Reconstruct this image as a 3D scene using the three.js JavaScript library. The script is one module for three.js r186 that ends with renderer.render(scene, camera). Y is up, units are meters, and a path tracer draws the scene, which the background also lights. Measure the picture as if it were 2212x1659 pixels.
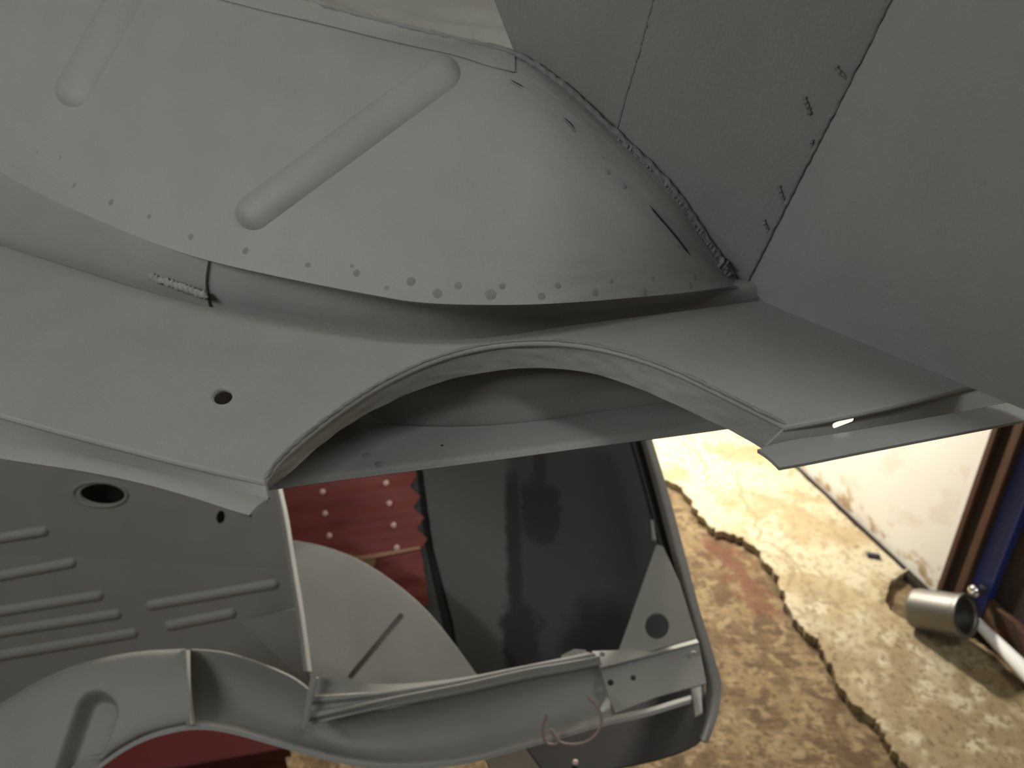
import * as THREE from 'three';
import { mergeGeometries } from 'three/addons/utils/BufferGeometryUtils.js';
import { RoundedBoxGeometry } from 'three/addons/geometries/RoundedBoxGeometry.js';
import { RectAreaLightUniformsLib } from 'three/addons/lights/RectAreaLightUniformsLib.js';
import { createNoise2D } from 'simplex-noise';

// ------------------------------------------------------------------ camera
const FPX = 1720, IW = 2212, IH = 1659, PITCH = 29 * Math.PI / 180, CAMH = 1.3;
const scene = new THREE.Scene();
const camera = new THREE.PerspectiveCamera(2 * Math.atan(IH / 2 / FPX) * 180 / Math.PI, IW / IH, 0.02, 50);
camera.position.set(0, CAMH, 0);
camera.rotation.x = -PITCH;
camera.focus = 0.52;
camera.userData.fStop = 8.0;
const renderer = new THREE.WebGLRenderer({ antialias: true });
renderer.toneMapping = THREE.LinearToneMapping;
renderer.toneMappingExposure = 1.0;
renderer.shadowMap.enabled = true;
RectAreaLightUniformsLib.init();

// ------------------------------------------------------------------ lights (fittings are built further down)
const AIM = new THREE.Vector3(0, 1.1, -0.55);
const UNSEEN_TUBES = [[-1.25, 1.92, 0.3, 18, AIM], [1.05, 2.36, 0.05, 21, new THREE.Vector3(1.05, 0, 0.049)]];      // unseen tube lamps, placed to light the shell: x, y, z, radiance, aim
const unseenTubeLights = UNSEEN_TUBES.map(([x, y, z, k, aim]) => {
  const l = new THREE.RectAreaLight(new THREE.Color(0.99, 1.0, 0.98), k, 1.2, 0.16);
  l.position.set(x, y, z); l.lookAt(aim); scene.add(l); return l;
});
const UNSEEN_AT = new THREE.Vector3(0.43, 0.84, -2.02);  // unseen lamp hidden by the shell, placed to brighten floor and white wall
const unseenLight = new THREE.PointLight(new THREE.Color(1.0, 0.92, 0.80), 6.6, 0, 2);
unseenLight.position.copy(UNSEEN_AT);
unseenLight.castShadow = true; unseenLight.shadow.radius = 2;
scene.add(unseenLight);

// ------------------------------------------------------------------ helpers
let seed = 12345;
const rnd = () => { seed = (seed * 1664525 + 1013904223) % 4294967296; return seed / 4294967296; };
const noise = createNoise2D(rnd), noiseB = createNoise2D(rnd);
const fbm = (x, y, o = 4) => { let a = 0.5, s = 0, f = 1; for (let i = 0; i < o; i++) { s += a * noise(x * f, y * f); a *= 0.5; f *= 2.03; } return s; };
const V = (x, y, z) => new THREE.Vector3(x, y, z);
const CP = V(0, CAMH, 0), SP = Math.sin(PITCH), CO = Math.cos(PITCH);
function ray(px, py) { const X = (px - IW / 2) / FPX, Y = -(py - IH / 2) / FPX; return V(X, Y * CO - SP, -Y * SP - CO); }
const W = (px, py, d) => ray(px, py).multiplyScalar(d).add(CP);          // pixel + depth along the lens axis
function onY(px, py, y) { const r = ray(px, py); return r.multiplyScalar((y - CAMH) / r.y).add(CP); }
function toPx(p) { const q = p.clone().sub(CP), Y = q.y * CO - q.z * SP, Z = -(q.y * SP + q.z * CO); return [IW / 2 + FPX * q.x / Z, IH / 2 - FPX * Y / Z, Z]; }
class Plane3 {
  constructor(a, b, c) {
    this.o = a.clone(); this.n = b.clone().sub(a).cross(c.clone().sub(a)).normalize();
    if (this.n.dot(CP.clone().sub(a)) < 0) this.n.negate();
    this.u = b.clone().sub(a).normalize(); this.v = this.n.clone().cross(this.u);
  }
  at(px, py) { const r = ray(px, py); return r.multiplyScalar(this.o.clone().sub(CP).dot(this.n) / r.dot(this.n)).add(CP); }
  uv(px, py) { const q = this.at(px, py).sub(this.o); return new THREE.Vector2(q.dot(this.u), q.dot(this.v)); }
  shift(k) { const p = Object.create(Plane3.prototype); p.o = this.o.clone().addScaledVector(this.n, k); p.n = this.n; p.u = this.u; p.v = this.v; return p; }
}
// smooth curve through pixel points (any dimension)
function spl(pts, n = 40) {
  const c = new THREE.CatmullRomCurve3(pts.map(p => V(p[0], p[1], (p[2] ?? 0) * 1000)), false, 'centripetal');
  return c.getSpacedPoints(n).map(p => pts[0].length > 2 ? [p.x, p.y, p.z / 1000] : [p.x, p.y]);
}
const ell = (cx, cy, rx, ry, turn = 0, n = 28) => Array.from({ length: n }, (_, i) => { const a = i / n * 2 * Math.PI, x = rx * Math.cos(a), y = ry * Math.sin(a); return [cx + x * Math.cos(turn) - y * Math.sin(turn), cy + x * Math.sin(turn) + y * Math.cos(turn)]; });
const slot = (cx, cy, hl, hw, turn) => { const o = []; for (let i = 0; i <= 8; i++) { const a = -Math.PI / 2 + i / 8 * Math.PI; o.push([hl - hw + hw * Math.cos(a), hw * Math.sin(a)]); } for (let i = 0; i <= 8; i++) { const a = Math.PI / 2 + i / 8 * Math.PI; o.push([-hl + hw + hw * Math.cos(a), hw * Math.sin(a)]); } return o.map(([x, y]) => [cx + x * Math.cos(turn) - y * Math.sin(turn), cy + x * Math.sin(turn) + y * Math.cos(turn)]); };

const atX = (curve, x) => { for (let i = 0; i + 1 < curve.length; i++) if (x <= curve[i + 1][0] || i + 2 === curve.length) { const t = (x - curve[i][0]) / (curve[i + 1][0] - curve[i][0]); return curve[i].map((v, k) => v + (curve[i + 1][k] - v) * t); } };
const taken = {};
function numbered(name) { const k = taken[name] = (taken[name] ?? -1) + 1; return k ? name + '_' + String(k).padStart(3, '0') : name; }
function tag(o, label, category, group) { o.userData.label = label; o.userData.category = category; if (group) o.userData.group = group; return o; }
function mesh(name, geo, mat, parent) {
  const m = new THREE.Mesh(geo, mat); m.name = parent === scene ? numbered(name) : name; m.castShadow = m.receiveShadow = true; parent.add(m); return m;
}
function structure(name, geo, mat) { const m = mesh(name, geo, mat, scene); m.userData.kind = 'structure'; return m; }
function thing(name, label, category, at, group) { const g = new THREE.Group(); g.name = numbered(name); g.position.copy(at); scene.add(g); return tag(g, label, category, group); }
// a flat sheet of metal: outline and holes in pixels, projected on a plane in the place
function plate(plane, outline, { holes = [], thick = 0.002, bevel = 0.0006 } = {}) {
  const sh = new THREE.Shape(outline.map(p => plane.uv(...p)));
  for (const h of holes) sh.holes.push(new THREE.Path(h.map(p => plane.uv(...p))));
  const g = new THREE.ExtrudeGeometry(sh, { depth: Math.max(thick - 2 * bevel, 1e-4), bevelEnabled: bevel > 0, bevelThickness: bevel, bevelSize: bevel, bevelOffset: -bevel, bevelSegments: 2, curveSegments: 8 });
  g.translate(0, 0, bevel - thick);
  g.applyMatrix4(new THREE.Matrix4().makeBasis(plane.u, plane.v, plane.n).setPosition(plane.o));
  return g;
}
// a curved sheet: rows of points in the place, splined both ways, given a thickness
function resample(row, n) {
  if (row.length === 2) return Array.from({ length: n + 1 }, (_, i) => row[0].clone().lerp(row[1], i / n));
  return new THREE.CatmullRomCurve3(row, false, 'centripetal').getSpacedPoints(n);
}
function grid(rows, nu, nv, push) {
  const cols = rows.map(r => resample(r, nu)), P = [];
  for (let i = 0; i <= nu; i++) P.push(rows.length === 2 ? resample([cols[0][i], cols[1][i]], nv) : Array.from({ length: nv + 1 }, (_, j) => {
    const c = new THREE.CatmullRomCurve3(cols.map(q => q[i]), false, 'centripetal'); return c.getPoint(j / nv); }));
  const N = () => P.map((col, i) => col.map((p, j) => {
    const a = P[Math.min(i + 1, nu)][j], b = P[Math.max(i - 1, 0)][j], c = P[i][Math.min(j + 1, nv)], d = P[i][Math.max(j - 1, 0)];
    const n = a.clone().sub(b).cross(c.clone().sub(d)); if (n.lengthSq() < 1e-16) n.copy(CP).sub(p); n.normalize();
    return n; }));
  let n = N();
  const mid = n[nu >> 1][nv >> 1], sgn = mid.dot(CP.clone().sub(P[nu >> 1][nv >> 1])) < 0 ? -1 : 1;
  n.forEach(c => c.forEach(v => v.multiplyScalar(sgn)));
  if (push) { P.forEach((col, i) => col.forEach((p, j) => p.addScaledVector(n[i][j], push(i / nu, j / nv, p)))); n = N(); n.forEach(c => c.forEach(v => v.multiplyScalar(sgn))); }
  return { P, n, nu, nv };
}
function sheet(G, thick = 0.002) {
  const { P, n, nu, nv } = G, pos = [], nor = [], uv = [], idx = [];
  const id = (i, j) => i * (nv + 1) + j, L = (nu + 1) * (nv + 1);
  const ul = [0]; for (let i = 1; i <= nu; i++) ul.push(ul[i - 1] + P[i][nv >> 1].distanceTo(P[i - 1][nv >> 1]));
  const vl = [0]; for (let j = 1; j <= nv; j++) vl.push(vl[j - 1] + P[nu >> 1][j].distanceTo(P[nu >> 1][j - 1]));
  for (const s of [0, 1]) for (let i = 0; i <= nu; i++) for (let j = 0; j <= nv; j++) {
    const p = P[i][j].clone().addScaledVector(n[i][j], -s * thick); pos.push(...p); nor.push(...n[i][j].clone().multiplyScalar(s ? -1 : 1)); uv.push(ul[i], vl[j]);
  }
  const e = P[nu >> 1], k = n[nu >> 1][nv >> 1];
  const f = P[(nu >> 1) + 1][nv >> 1].clone().sub(e[nv >> 1]).cross(e[(nv >> 1) + 1].clone().sub(e[nv >> 1])).dot(k) > 0;
  const tri = (a, b, c) => f ? idx.push(a, b, c) : idx.push(a, c, b);
  for (let i = 0; i < nu; i++) for (let j = 0; j < nv; j++) {
    const a = id(i, j), b = id(i + 1, j), c = id(i + 1, j + 1), d = id(i, j + 1);
    tri(a, b, c); tri(a, c, d); tri(L + a, L + c, L + b); tri(L + a, L + d, L + c);
  }
  const ring = []; for (let i = 0; i < nu; i++) ring.push([i, 0]); for (let j = 0; j < nv; j++) ring.push([nu, j]); for (let i = nu; i > 0; i--) ring.push([i, nv]); for (let j = nv; j > 0; j--) ring.push([0, j]);
  const base = pos.length / 3;
  ring.forEach(([i, j], k2) => {
    const [ni, nj] = ring[(k2 + 1) % ring.length], [pi, pj] = ring[(k2 + ring.length - 1) % ring.length];
    const t = P[ni][nj].clone().sub(P[pi][pj]), out = t.cross(n[i][j]).normalize().multiplyScalar(f ? 1 : -1);
    for (const s of [0, 1]) { pos.push(...P[i][j].clone().addScaledVector(n[i][j], -s * thick)); nor.push(...out); uv.push(ul[i], vl[j]); }
  });
  for (let k2 = 0; k2 < ring.length; k2++) { const a = base + 2 * k2, b = base + 2 * ((k2 + 1) % ring.length); tri(a, a + 1, b + 1); tri(a, b + 1, b); }
  const g = new THREE.BufferGeometry();
  g.setAttribute('position', new THREE.Float32BufferAttribute(pos, 3)); g.setAttribute('normal', new THREE.Float32BufferAttribute(nor, 3)); g.setAttribute('uv', new THREE.Float32BufferAttribute(uv, 2)); g.setIndex(idx);
  return g;
}
// look a pixel up on a curved sheet: point and normal
function finder(G) {
  const Q = G.P.map(c => c.map(p => toPx(p)));
  return (x, y) => {
    for (let i = 0; i < G.nu; i++) for (let j = 0; j < G.nv; j++) {
      for (const [a, b, c] of [[[i, j], [i + 1, j], [i + 1, j + 1]], [[i, j], [i + 1, j + 1], [i, j + 1]]]) {
        const A = Q[a[0]][a[1]], B = Q[b[0]][b[1]], C = Q[c[0]][c[1]];
        if (x < Math.min(A[0], B[0], C[0]) || x > Math.max(A[0], B[0], C[0]) || y < Math.min(A[1], B[1], C[1]) || y > Math.max(A[1], B[1], C[1])) continue;
        const D = (B[1] - C[1]) * (A[0] - C[0]) + (C[0] - B[0]) * (A[1] - C[1]); if (Math.abs(D) < 1e-9) continue;
        const l1 = ((B[1] - C[1]) * (x - C[0]) + (C[0] - B[0]) * (y - C[1])) / D, l2 = ((C[1] - A[1]) * (x - C[0]) + (A[0] - C[0]) * (y - C[1])) / D, l3 = 1 - l1 - l2;
        if (l1 < -1e-6 || l2 < -1e-6 || l3 < -1e-6) continue;
        const mixv = (S) => S[a[0]][a[1]].clone().multiplyScalar(l1).addScaledVector(S[b[0]][b[1]], l2).addScaledVector(S[c[0]][c[1]], l3);
        return [mixv(G.P), mixv(G.n).normalize()];
      }
    }
    return null;
  };
}
const planeFinder = pl => (x, y) => [pl.at(x, y), pl.n.clone()];
// an embossed bead between two pixels on a surface
function bead(find, a, b, hw, h, { n = 48, m = 16, sharp = 1.0 } = {}) {
  const L = Math.hypot(b[0] - a[0], b[1] - a[1]), tx = (b[0] - a[0]) / L, ty = (b[1] - a[1]) / L, pos = [], uv = [], idx = [];
  let last = null;
  for (let i = 0; i <= n; i++) {
    const s = -hw + (L + 2 * hw) * (0.5 - 0.5 * Math.cos(Math.PI * i / n)), over = Math.max(0, -s, s - L), w = Math.sqrt(Math.max(0, hw * hw - over * over));
    for (let j = 0; j <= m; j++) {
      const q = (j / m * 2 - 1) * w, r = Math.hypot(over, q) / hw, F = find(a[0] + tx * s - ty * q, a[1] + ty * s + tx * q) ?? last; last = F;
      const k = Math.pow(Math.max(0, 1 - r * r), sharp);
      pos.push(...F[0].clone().addScaledVector(F[1], h * k - 0.0003)); uv.push(s * 0.0003, q * 0.0003);
    }
  }
  for (let i = 0; i < n; i++) for (let j = 0; j < m; j++) { const p = i * (m + 1) + j; idx.push(p, p + m + 1, p + m + 2, p, p + m + 2, p + 1); }
  const g = new THREE.BufferGeometry(); g.setAttribute('position', new THREE.Float32BufferAttribute(pos, 3)); g.setAttribute('uv', new THREE.Float32BufferAttribute(uv, 2)); g.setIndex(idx); g.computeVertexNormals();
  // normals must look along the surface normal
  const N = g.attributes.normal, c = (n >> 1) * (m + 1) + (m >> 1), F = last; if (V(N.getX(c), N.getY(c), N.getZ(c)).dot(F[1]) < 0) { const I = g.index.array; for (let k = 0; k < I.length; k += 3) { const t = I[k + 1]; I[k + 1] = I[k + 2]; I[k + 2] = t; } g.computeVertexNormals(); }
  return g;
}
function dome(p, n, r, h, seg = 12) {
  const pts = []; for (let k = 0; k <= 5; k++) { const t = k / 5; pts.push(new THREE.Vector2(r * (1 - t) + 1e-6, h * (1 - (1 - t) * (1 - t)) - 0.0002)); }
  const g = new THREE.LatheGeometry(pts, seg);
  g.applyQuaternion(new THREE.Quaternion().setFromUnitVectors(V(0, 1, 0), n)); g.translate(p.x, p.y, p.z); return g;
}
// irregular run of weld or sealer along points in the place
function weldRun(pts, r, { n = 120, rough = 0.5, seg = 8, freq = 60 } = {}) {
  const c = new THREE.CatmullRomCurve3(pts, false, 'centripetal'), g = new THREE.TubeGeometry(c, n, r, seg, false), P = g.attributes.position;
  const ctr = c.getSpacedPoints(n);
  for (let i = 0; i <= n; i++) for (let j = 0; j <= seg; j++) {
    const k = i * (seg + 1) + j, q = V(P.getX(k), P.getY(k), P.getZ(k)).sub(ctr[i]), end = Math.min(1, i / 3, (n - i) / 3);
    q.multiplyScalar((1 + rough * noise(i / n * freq, j % seg * 0.35 + 7)) * Math.max(0.15, end)); P.setXYZ(k, ctr[i].x + q.x, ctr[i].y + q.y, ctr[i].z + q.z);
  }
  g.computeVertexNormals(); return g;
}
function tube(pts, r, n = 40, seg = 10) { return new THREE.TubeGeometry(new THREE.CatmullRomCurve3(pts, false, 'centripetal'), n, r, seg, false); }

// ------------------------------------------------------------------ textures and materials
function dataTex(w, h, fn, srgb) {
  const d = new Uint8Array(w * h * 4);
  for (let y = 0; y < h; y++) for (let x = 0; x < w; x++) { const c = fn(x / w, y / h), k = 4 * (y * w + x); for (let i = 0; i < 3; i++) d[k + i] = Math.max(0, Math.min(255, Math.round(c[i] * 255))); d[k + 3] = 255; }
  const t = new THREE.DataTexture(d, w, h); t.magFilter = THREE.LinearFilter; t.minFilter = THREE.LinearFilter; t.wrapS = t.wrapT = THREE.RepeatWrapping; if (srgb) t.colorSpace = THREE.SRGBColorSpace; t.needsUpdate = true; return t;
}
const tileNoise = (u, v, f, o) => { // repeats at 1
  const a = 2 * Math.PI; let s = 0, w = 0.5; for (let i = 0; i < o; i++) { const R = f * Math.pow(2, i) / a; s += w * 0.5 * (noise(R * Math.cos(a * u) + 3 * i, R * Math.sin(a * v) + 5) + noiseB(R * Math.sin(a * u) + 11, R * Math.cos(a * v) + 2 * i)); w *= 0.5; } return s; };
const primerMap = dataTex(512, 512, (u, v) => { const a = 0.95 + 0.035 * tileNoise(u, v, 5, 5) + 0.02 * (rnd() - 0.5); return [a, a, a * 0.995]; }, true);
primerMap.repeat.set(3, 3);
const peel = dataTex(512, 512, (u, v) => { const a = 0.5 + 0.45 * tileNoise(u, v, 42, 3) + 0.08 * (rnd() - 0.5); return [a, a, a]; });
peel.repeat.set(7, 7);
const L = (r, g, b) => new THREE.Color().setRGB(r, g, b);
const std = (color, roughness = 0.7, extra = {}) => new THREE.MeshStandardMaterial({ color, roughness, metalness: 0, side: THREE.DoubleSide, ...extra });
const M = {
  primer: std(L(0.292, 0.30, 0.292), 0.58, { map: primerMap, bumpMap: peel, bumpScale: 0.00025 }),
  filler: std(L(0.45, 0.45, 0.43), 0.7, { bumpMap: peel, bumpScale: 0.0004 }),
  black: std(L(0.012, 0.012, 0.013), 0.75),
  steel: new THREE.MeshStandardMaterial({ color: L(0.24, 0.235, 0.22), roughness: 0.5, metalness: 1, side: THREE.DoubleSide }),
  chrome: new THREE.MeshStandardMaterial({ color: L(0.85, 0.85, 0.85), roughness: 0.08, metalness: 1 }),
  whiteGloss: std(L(0.94, 0.94, 0.93), 0.3),
  rivet: std(L(0.75, 0.52, 0.48), 0.45),
};

// ------------------------------------------------------------------ the garage
const wA = onY(2010, 1270, 0), wB = onY(1720, 1000, 0), wDir = wA.clone().sub(wB).setY(0).normalize();     // towards the camera
const wallPl = new Plane3(wA, wB, wA.clone().setY(1));
const wallN = wallPl.n.clone();
const along = px => { const p = wallPl.at(px, 1149).setY(0); return p.sub(wA).dot(wDir); };
const sPost0 = along(2079), sPost1 = along(2146), sBlue1 = along(2194);
const CEIL = 2.55;
function wallBox(s0, s1, y0, y1, front, back, mat, name, parent) {     // a block standing along the right wall line
  const g = new THREE.BoxGeometry(s1 - s0, y1 - y0, front + back);
  const m = new THREE.Matrix4().makeBasis(wDir, V(0, 1, 0), wDir.clone().cross(V(0, 1, 0)));
  const zz = wDir.clone().cross(V(0, 1, 0)), sg = zz.dot(wallN) > 0 ? 1 : -1;
  g.translate((s0 + s1) / 2, (y0 + y1) / 2, sg * (front - back) / 2); g.applyMatrix4(m.setPosition(wA.x, 0, wA.z));
  return g;
}
// floor: worn lower layer, and a thin cream screed broken along its edge
const FX0 = -1.2, FX1 = 1.6, FZ0 = -3.2, FZ1 = -0.4;
const mix = (a, b, t) => a.map((v, i) => v + (b[i] - v) * Math.max(0, Math.min(1, t)));
const sstep = (a, b, x) => { const t = Math.max(0, Math.min(1, (x - a) / (b - a))); return t * t * (3 - 2 * t); };
const floorUV = g => { const p = g.attributes.position, u = g.attributes.uv; for (let i = 0; i < p.count; i++) u.setXY(i, (p.getX(i) - FX0) / (FX1 - FX0), (p.getZ(i) - FZ0) / (FZ1 - FZ0)); return g; };
const fpx = (x, y) => { const p = onY(x, y, 0); return [p.x, p.z]; };
const seg2 = (x, z, a, b) => { const dx = b[0] - a[0], dz = b[1] - a[1], t = Math.max(0, Math.min(1, ((x - a[0]) * dx + (z - a[1]) * dz) / (dx * dx + dz * dz))); return [Math.hypot(x - a[0] - t * dx, z - a[1] - t * dz), t]; };
const rustLine = [[1540, 1165], [1585, 1195], [1615, 1245], [1640, 1290]].map(p => fpx(...p));
const lowerTex = dataTex(1024, 1024, (u, v) => {
  const x = FX0 + u * (FX1 - FX0), z = FZ0 + v * (FZ1 - FZ0);
  let c = [0.56, 0.48, 0.35];
  c = mix(c, [0.44, 0.36, 0.25], sstep(-0.15, 0.35, fbm(x * 6 + 3, z * 6 + 9, 5)));
  c = mix(c, [0.36, 0.28, 0.19], sstep(0.1, 0.4, fbm(x * 10 + 20, z * 10, 5)) * 0.75);
  c = mix(c, [0.64, 0.56, 0.42], sstep(0.08, 0.4, fbm(x * 18 + 5, z * 18 + 40, 5)) * 0.8);
  c = mix(c, [0.34, 0.27, 0.18], sstep(0.2, 0.4, fbm(x * 34, z * 34 + 8, 4)) * 0.6);
  let rd = 9; for (let i = 0; i + 1 < rustLine.length; i++) rd = Math.min(rd, seg2(x, z, rustLine[i], rustLine[i + 1])[0]);
  c = mix(c, [0.42, 0.25, 0.17], sstep(0.06, 0.005, rd + 0.05 * fbm(x * 16, z * 16, 4)) * 0.7);
  return c;
}, true);
const cracks = [[[1590, 1010], [1600, 1070], [1630, 1120], [1640, 1165]], [[1640, 1165], [1690, 1190], [1715, 1215], [1760, 1290], [1810, 1310]], [[1470, 950], [1510, 985], [1530, 1040]], [[1715, 1225], [1705, 1255]], [[1860, 1420], [1940, 1500], [2100, 1560], [2170, 1640]]].map(c => spl(c, 14).map((p, i) => fpx(p[0] + 5 * Math.sin(i * 2.1), p[1] + 4 * Math.cos(i * 1.7))));
const upperTex = dataTex(1024, 1024, (u, v) => {
  const x = FX0 + u * (FX1 - FX0), z = FZ0 + v * (FZ1 - FZ0);
  let c = [0.81, 0.775, 0.66];
  c = mix(c, [0.70, 0.62, 0.46], sstep(-0.05, 0.4, fbm(x * 4 + 13, z * 4 + 2, 5)) * 0.8);
  const worn = sstep(-1.62, -1.05, z - 0.1 * x + 0.4 * fbm(x * 5, z * 5 + 60, 3));   // the coating is worn through in patches towards the doorway
  c = mix(c, [0.62, 0.545, 0.405], worn * sstep(-0.5, 0.15, fbm(x * 11 + 31, z * 11, 5)));
  c = mix(c, [0.56, 0.49, 0.36], sstep(0.1, 0.34, fbm(x * 30 + 2, z * 30, 4)) * (0.35 + 0.5 * worn));
  c = mix(c, [0.47, 0.40, 0.28], sstep(0.3, 0.42, fbm(x * 42, z * 42 + 77, 3)) * (0.25 + 0.6 * worn));
  let cd = 9; for (const k of cracks) for (let i = 0; i + 1 < k.length; i++) { if (Math.abs(k[i][0] - x) > 0.2 || Math.abs(k[i][1] - z) > 0.2) continue; cd = Math.min(cd, seg2(x, z, k[i], k[i + 1])[0]); }
  c = mix(c, [0.60, 0.53, 0.40], sstep(0.0045, 0.0015, cd) * 0.7);
  return c;
}, true);
const grit = dataTex(512, 512, (u, v) => { const a = 0.5 + 0.5 * tileNoise(u, v, 30, 4); return [a, a, a]; }); grit.repeat.set(6, 6);
const floorLow = std(L(0.78, 0.78, 0.78), 0.9, { map: lowerTex, bumpMap: grit, bumpScale: 0.004 });
const floorTop = std(L(0.76, 0.76, 0.77), 0.8, { map: upperTex, bumpMap: grit, bumpScale: 0.0015 });
{
  const g = new THREE.BoxGeometry(8, 0.2, 9, 1, 1, 1); g.translate(-0.5, -0.1 - 0.022, -1.2); floorUV(g);
  const fl = structure('floor', g, floorLow);
  fl.userData.label = 'worn brown and tan concrete floor';
  // screed outline, first along the broken edge, then along the wall with a narrow gap
  const edge = spl([[1330, 880], [1390, 980], [1432, 1035], [1455, 1040], [1480, 1062], [1512, 1112], [1545, 1142], [1580, 1155], [1612, 1168], [1650, 1205], [1680, 1250], [1700, 1300], [1725, 1345], [1760, 1378], [1790, 1425], [1815, 1480], [1850, 1525], [1890, 1555], [1920, 1605], [1965, 1665], [2040, 1760]], 150)
    .map(([x, y], i) => fpx(x + 7 * noise(i * 0.35, 1), y + 5 * noise(i * 0.35, 9)));
  const gap = 0.0185;
  const wallPt = s => { const p = wA.clone().addScaledVector(wDir, s).addScaledVector(wallN, gap); return [p.x, p.z]; };
  const pit = spl([[1975, 1225], [1940, 1245], [1918, 1272], [1915, 1300], [1935, 1325], [1970, 1345], [2005, 1362], [2060, 1372], [2110, 1385], [2150, 1420], [2200, 1470], [2280, 1560]], 50).map(([x, y], i) => fpx(x + 5 * noise(i * 0.5, 21), y + 4 * noise(i * 0.5, 33)));
  const sPit = (() => { const p = onY(1975, 1225, 0).sub(wA).dot(wDir); return p; })();
  const wallSide = []; for (let i = 0; i <= 90; i++) { const s = -3.2 + (sPit + 3.2) * i / 90; const p = wallPt(s); const k = 0.003 * noise(i * 0.4, 50); wallSide.push([p[0] + wallN.x * k, p[1] + wallN.z * k]); }
  const farEdge = wallPt(-3.2);
  const poly = [[-1.1, farEdge[1]], ...wallSide, ...pit, [2.1, 0.9], [1.15, 1.0], [0.98, 0.4], [0.86, -0.1], [0.8, -0.4], fpx(2040, 1780), ...edge.reverse(), [-1.1, -2.6]];
  const sh = new THREE.Shape(poly.map(([x, z]) => new THREE.Vector2(x, -z)));
  const sg = new THREE.ExtrudeGeometry(sh, { depth: 0.018, bevelEnabled: true, bevelThickness: 0.002, bevelSize: 0.002, bevelOffset: -0.002, bevelSegments: 2 });
  sg.rotateX(-Math.PI / 2); sg.translate(0, -0.020, 0); floorUV(sg);
  const scr = mesh('screed', sg, floorTop, fl); scr.userData.label = 'cream cracked screed layer with a broken edge';
}
structure('trim_1', wallBox(-4.5, sPost0, -0.03, -0.004, 0.018, 0, null), std(L(0.04, 0.026, 0.014), 0.95, { bumpMap: grit, bumpScale: 0.002 })).userData.label = 'dark dirt filled joint between floor and white wall';
const wallTex = dataTex(512, 512, (u, v) => {   // u: 2 m along the wall, v: 1 m up
  let c = [0.96, 0.955, 0.93];
  c = mix(c, [0.88, 0.84, 0.76], sstep(0.1, 0.5, fbm(u * 10, v * 6, 4)) * 0.4);
  c = mix(c, [0.66, 0.55, 0.38], sstep(0.05, 0.3, fbm(u * 26 + 9, v * 20, 5)) * sstep(0.07, 0.0, v + 0.06 * fbm(u * 30, 3, 3)) * 0.8);     // blotchy dirt splashed up from the floor
  return c;
}, true);
const wallMat = std(L(1, 1, 1), 0.85, { map: wallTex });
{
  const g = wallBox(-4.5, sPost0, -0.1, CEIL, 0, 0.15); const p = g.attributes.position, u = g.attributes.uv;
  for (let i = 0; i < p.count; i++) u.setXY(i, V(p.getX(i), 0, p.getZ(i)).sub(wA).dot(wDir) / 2, p.getY(i) / 1);
  structure('wall_right', g, wallMat).userData.label = 'white painted wall lit by the unseen lamp';
  const plain = std(L(0.36, 0.35, 0.32), 0.9);
  const g2 = mergeGeometries([wallBox(sBlue1 + 0.85, 5.2, -0.1, CEIL, 0, 0.15), wallBox(sPost0, sBlue1 + 0.85, 2.05, CEIL, 0, 0.15)]);
  structure('wall_right', g2, plain);
  const box = (name, w, h, d, x, y, z) => { const b = new THREE.BoxGeometry(w, h, d); b.translate(x, y, z); return structure(name, b, plain); };
  box('wall_left', 0.15, CEIL + 0.1, 9, -4.2, CEIL / 2, -1.2);
  box('wall_back', 8, CEIL + 0.1, 0.15, -0.5, CEIL / 2, -5.0);
  box('wall_front', 8, CEIL + 0.1, 0.15, -0.5, CEIL / 2, 3.2);
  box('ceiling', 8, 0.15, 9, -0.5, CEIL + 0.075, -1.2);
}
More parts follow.
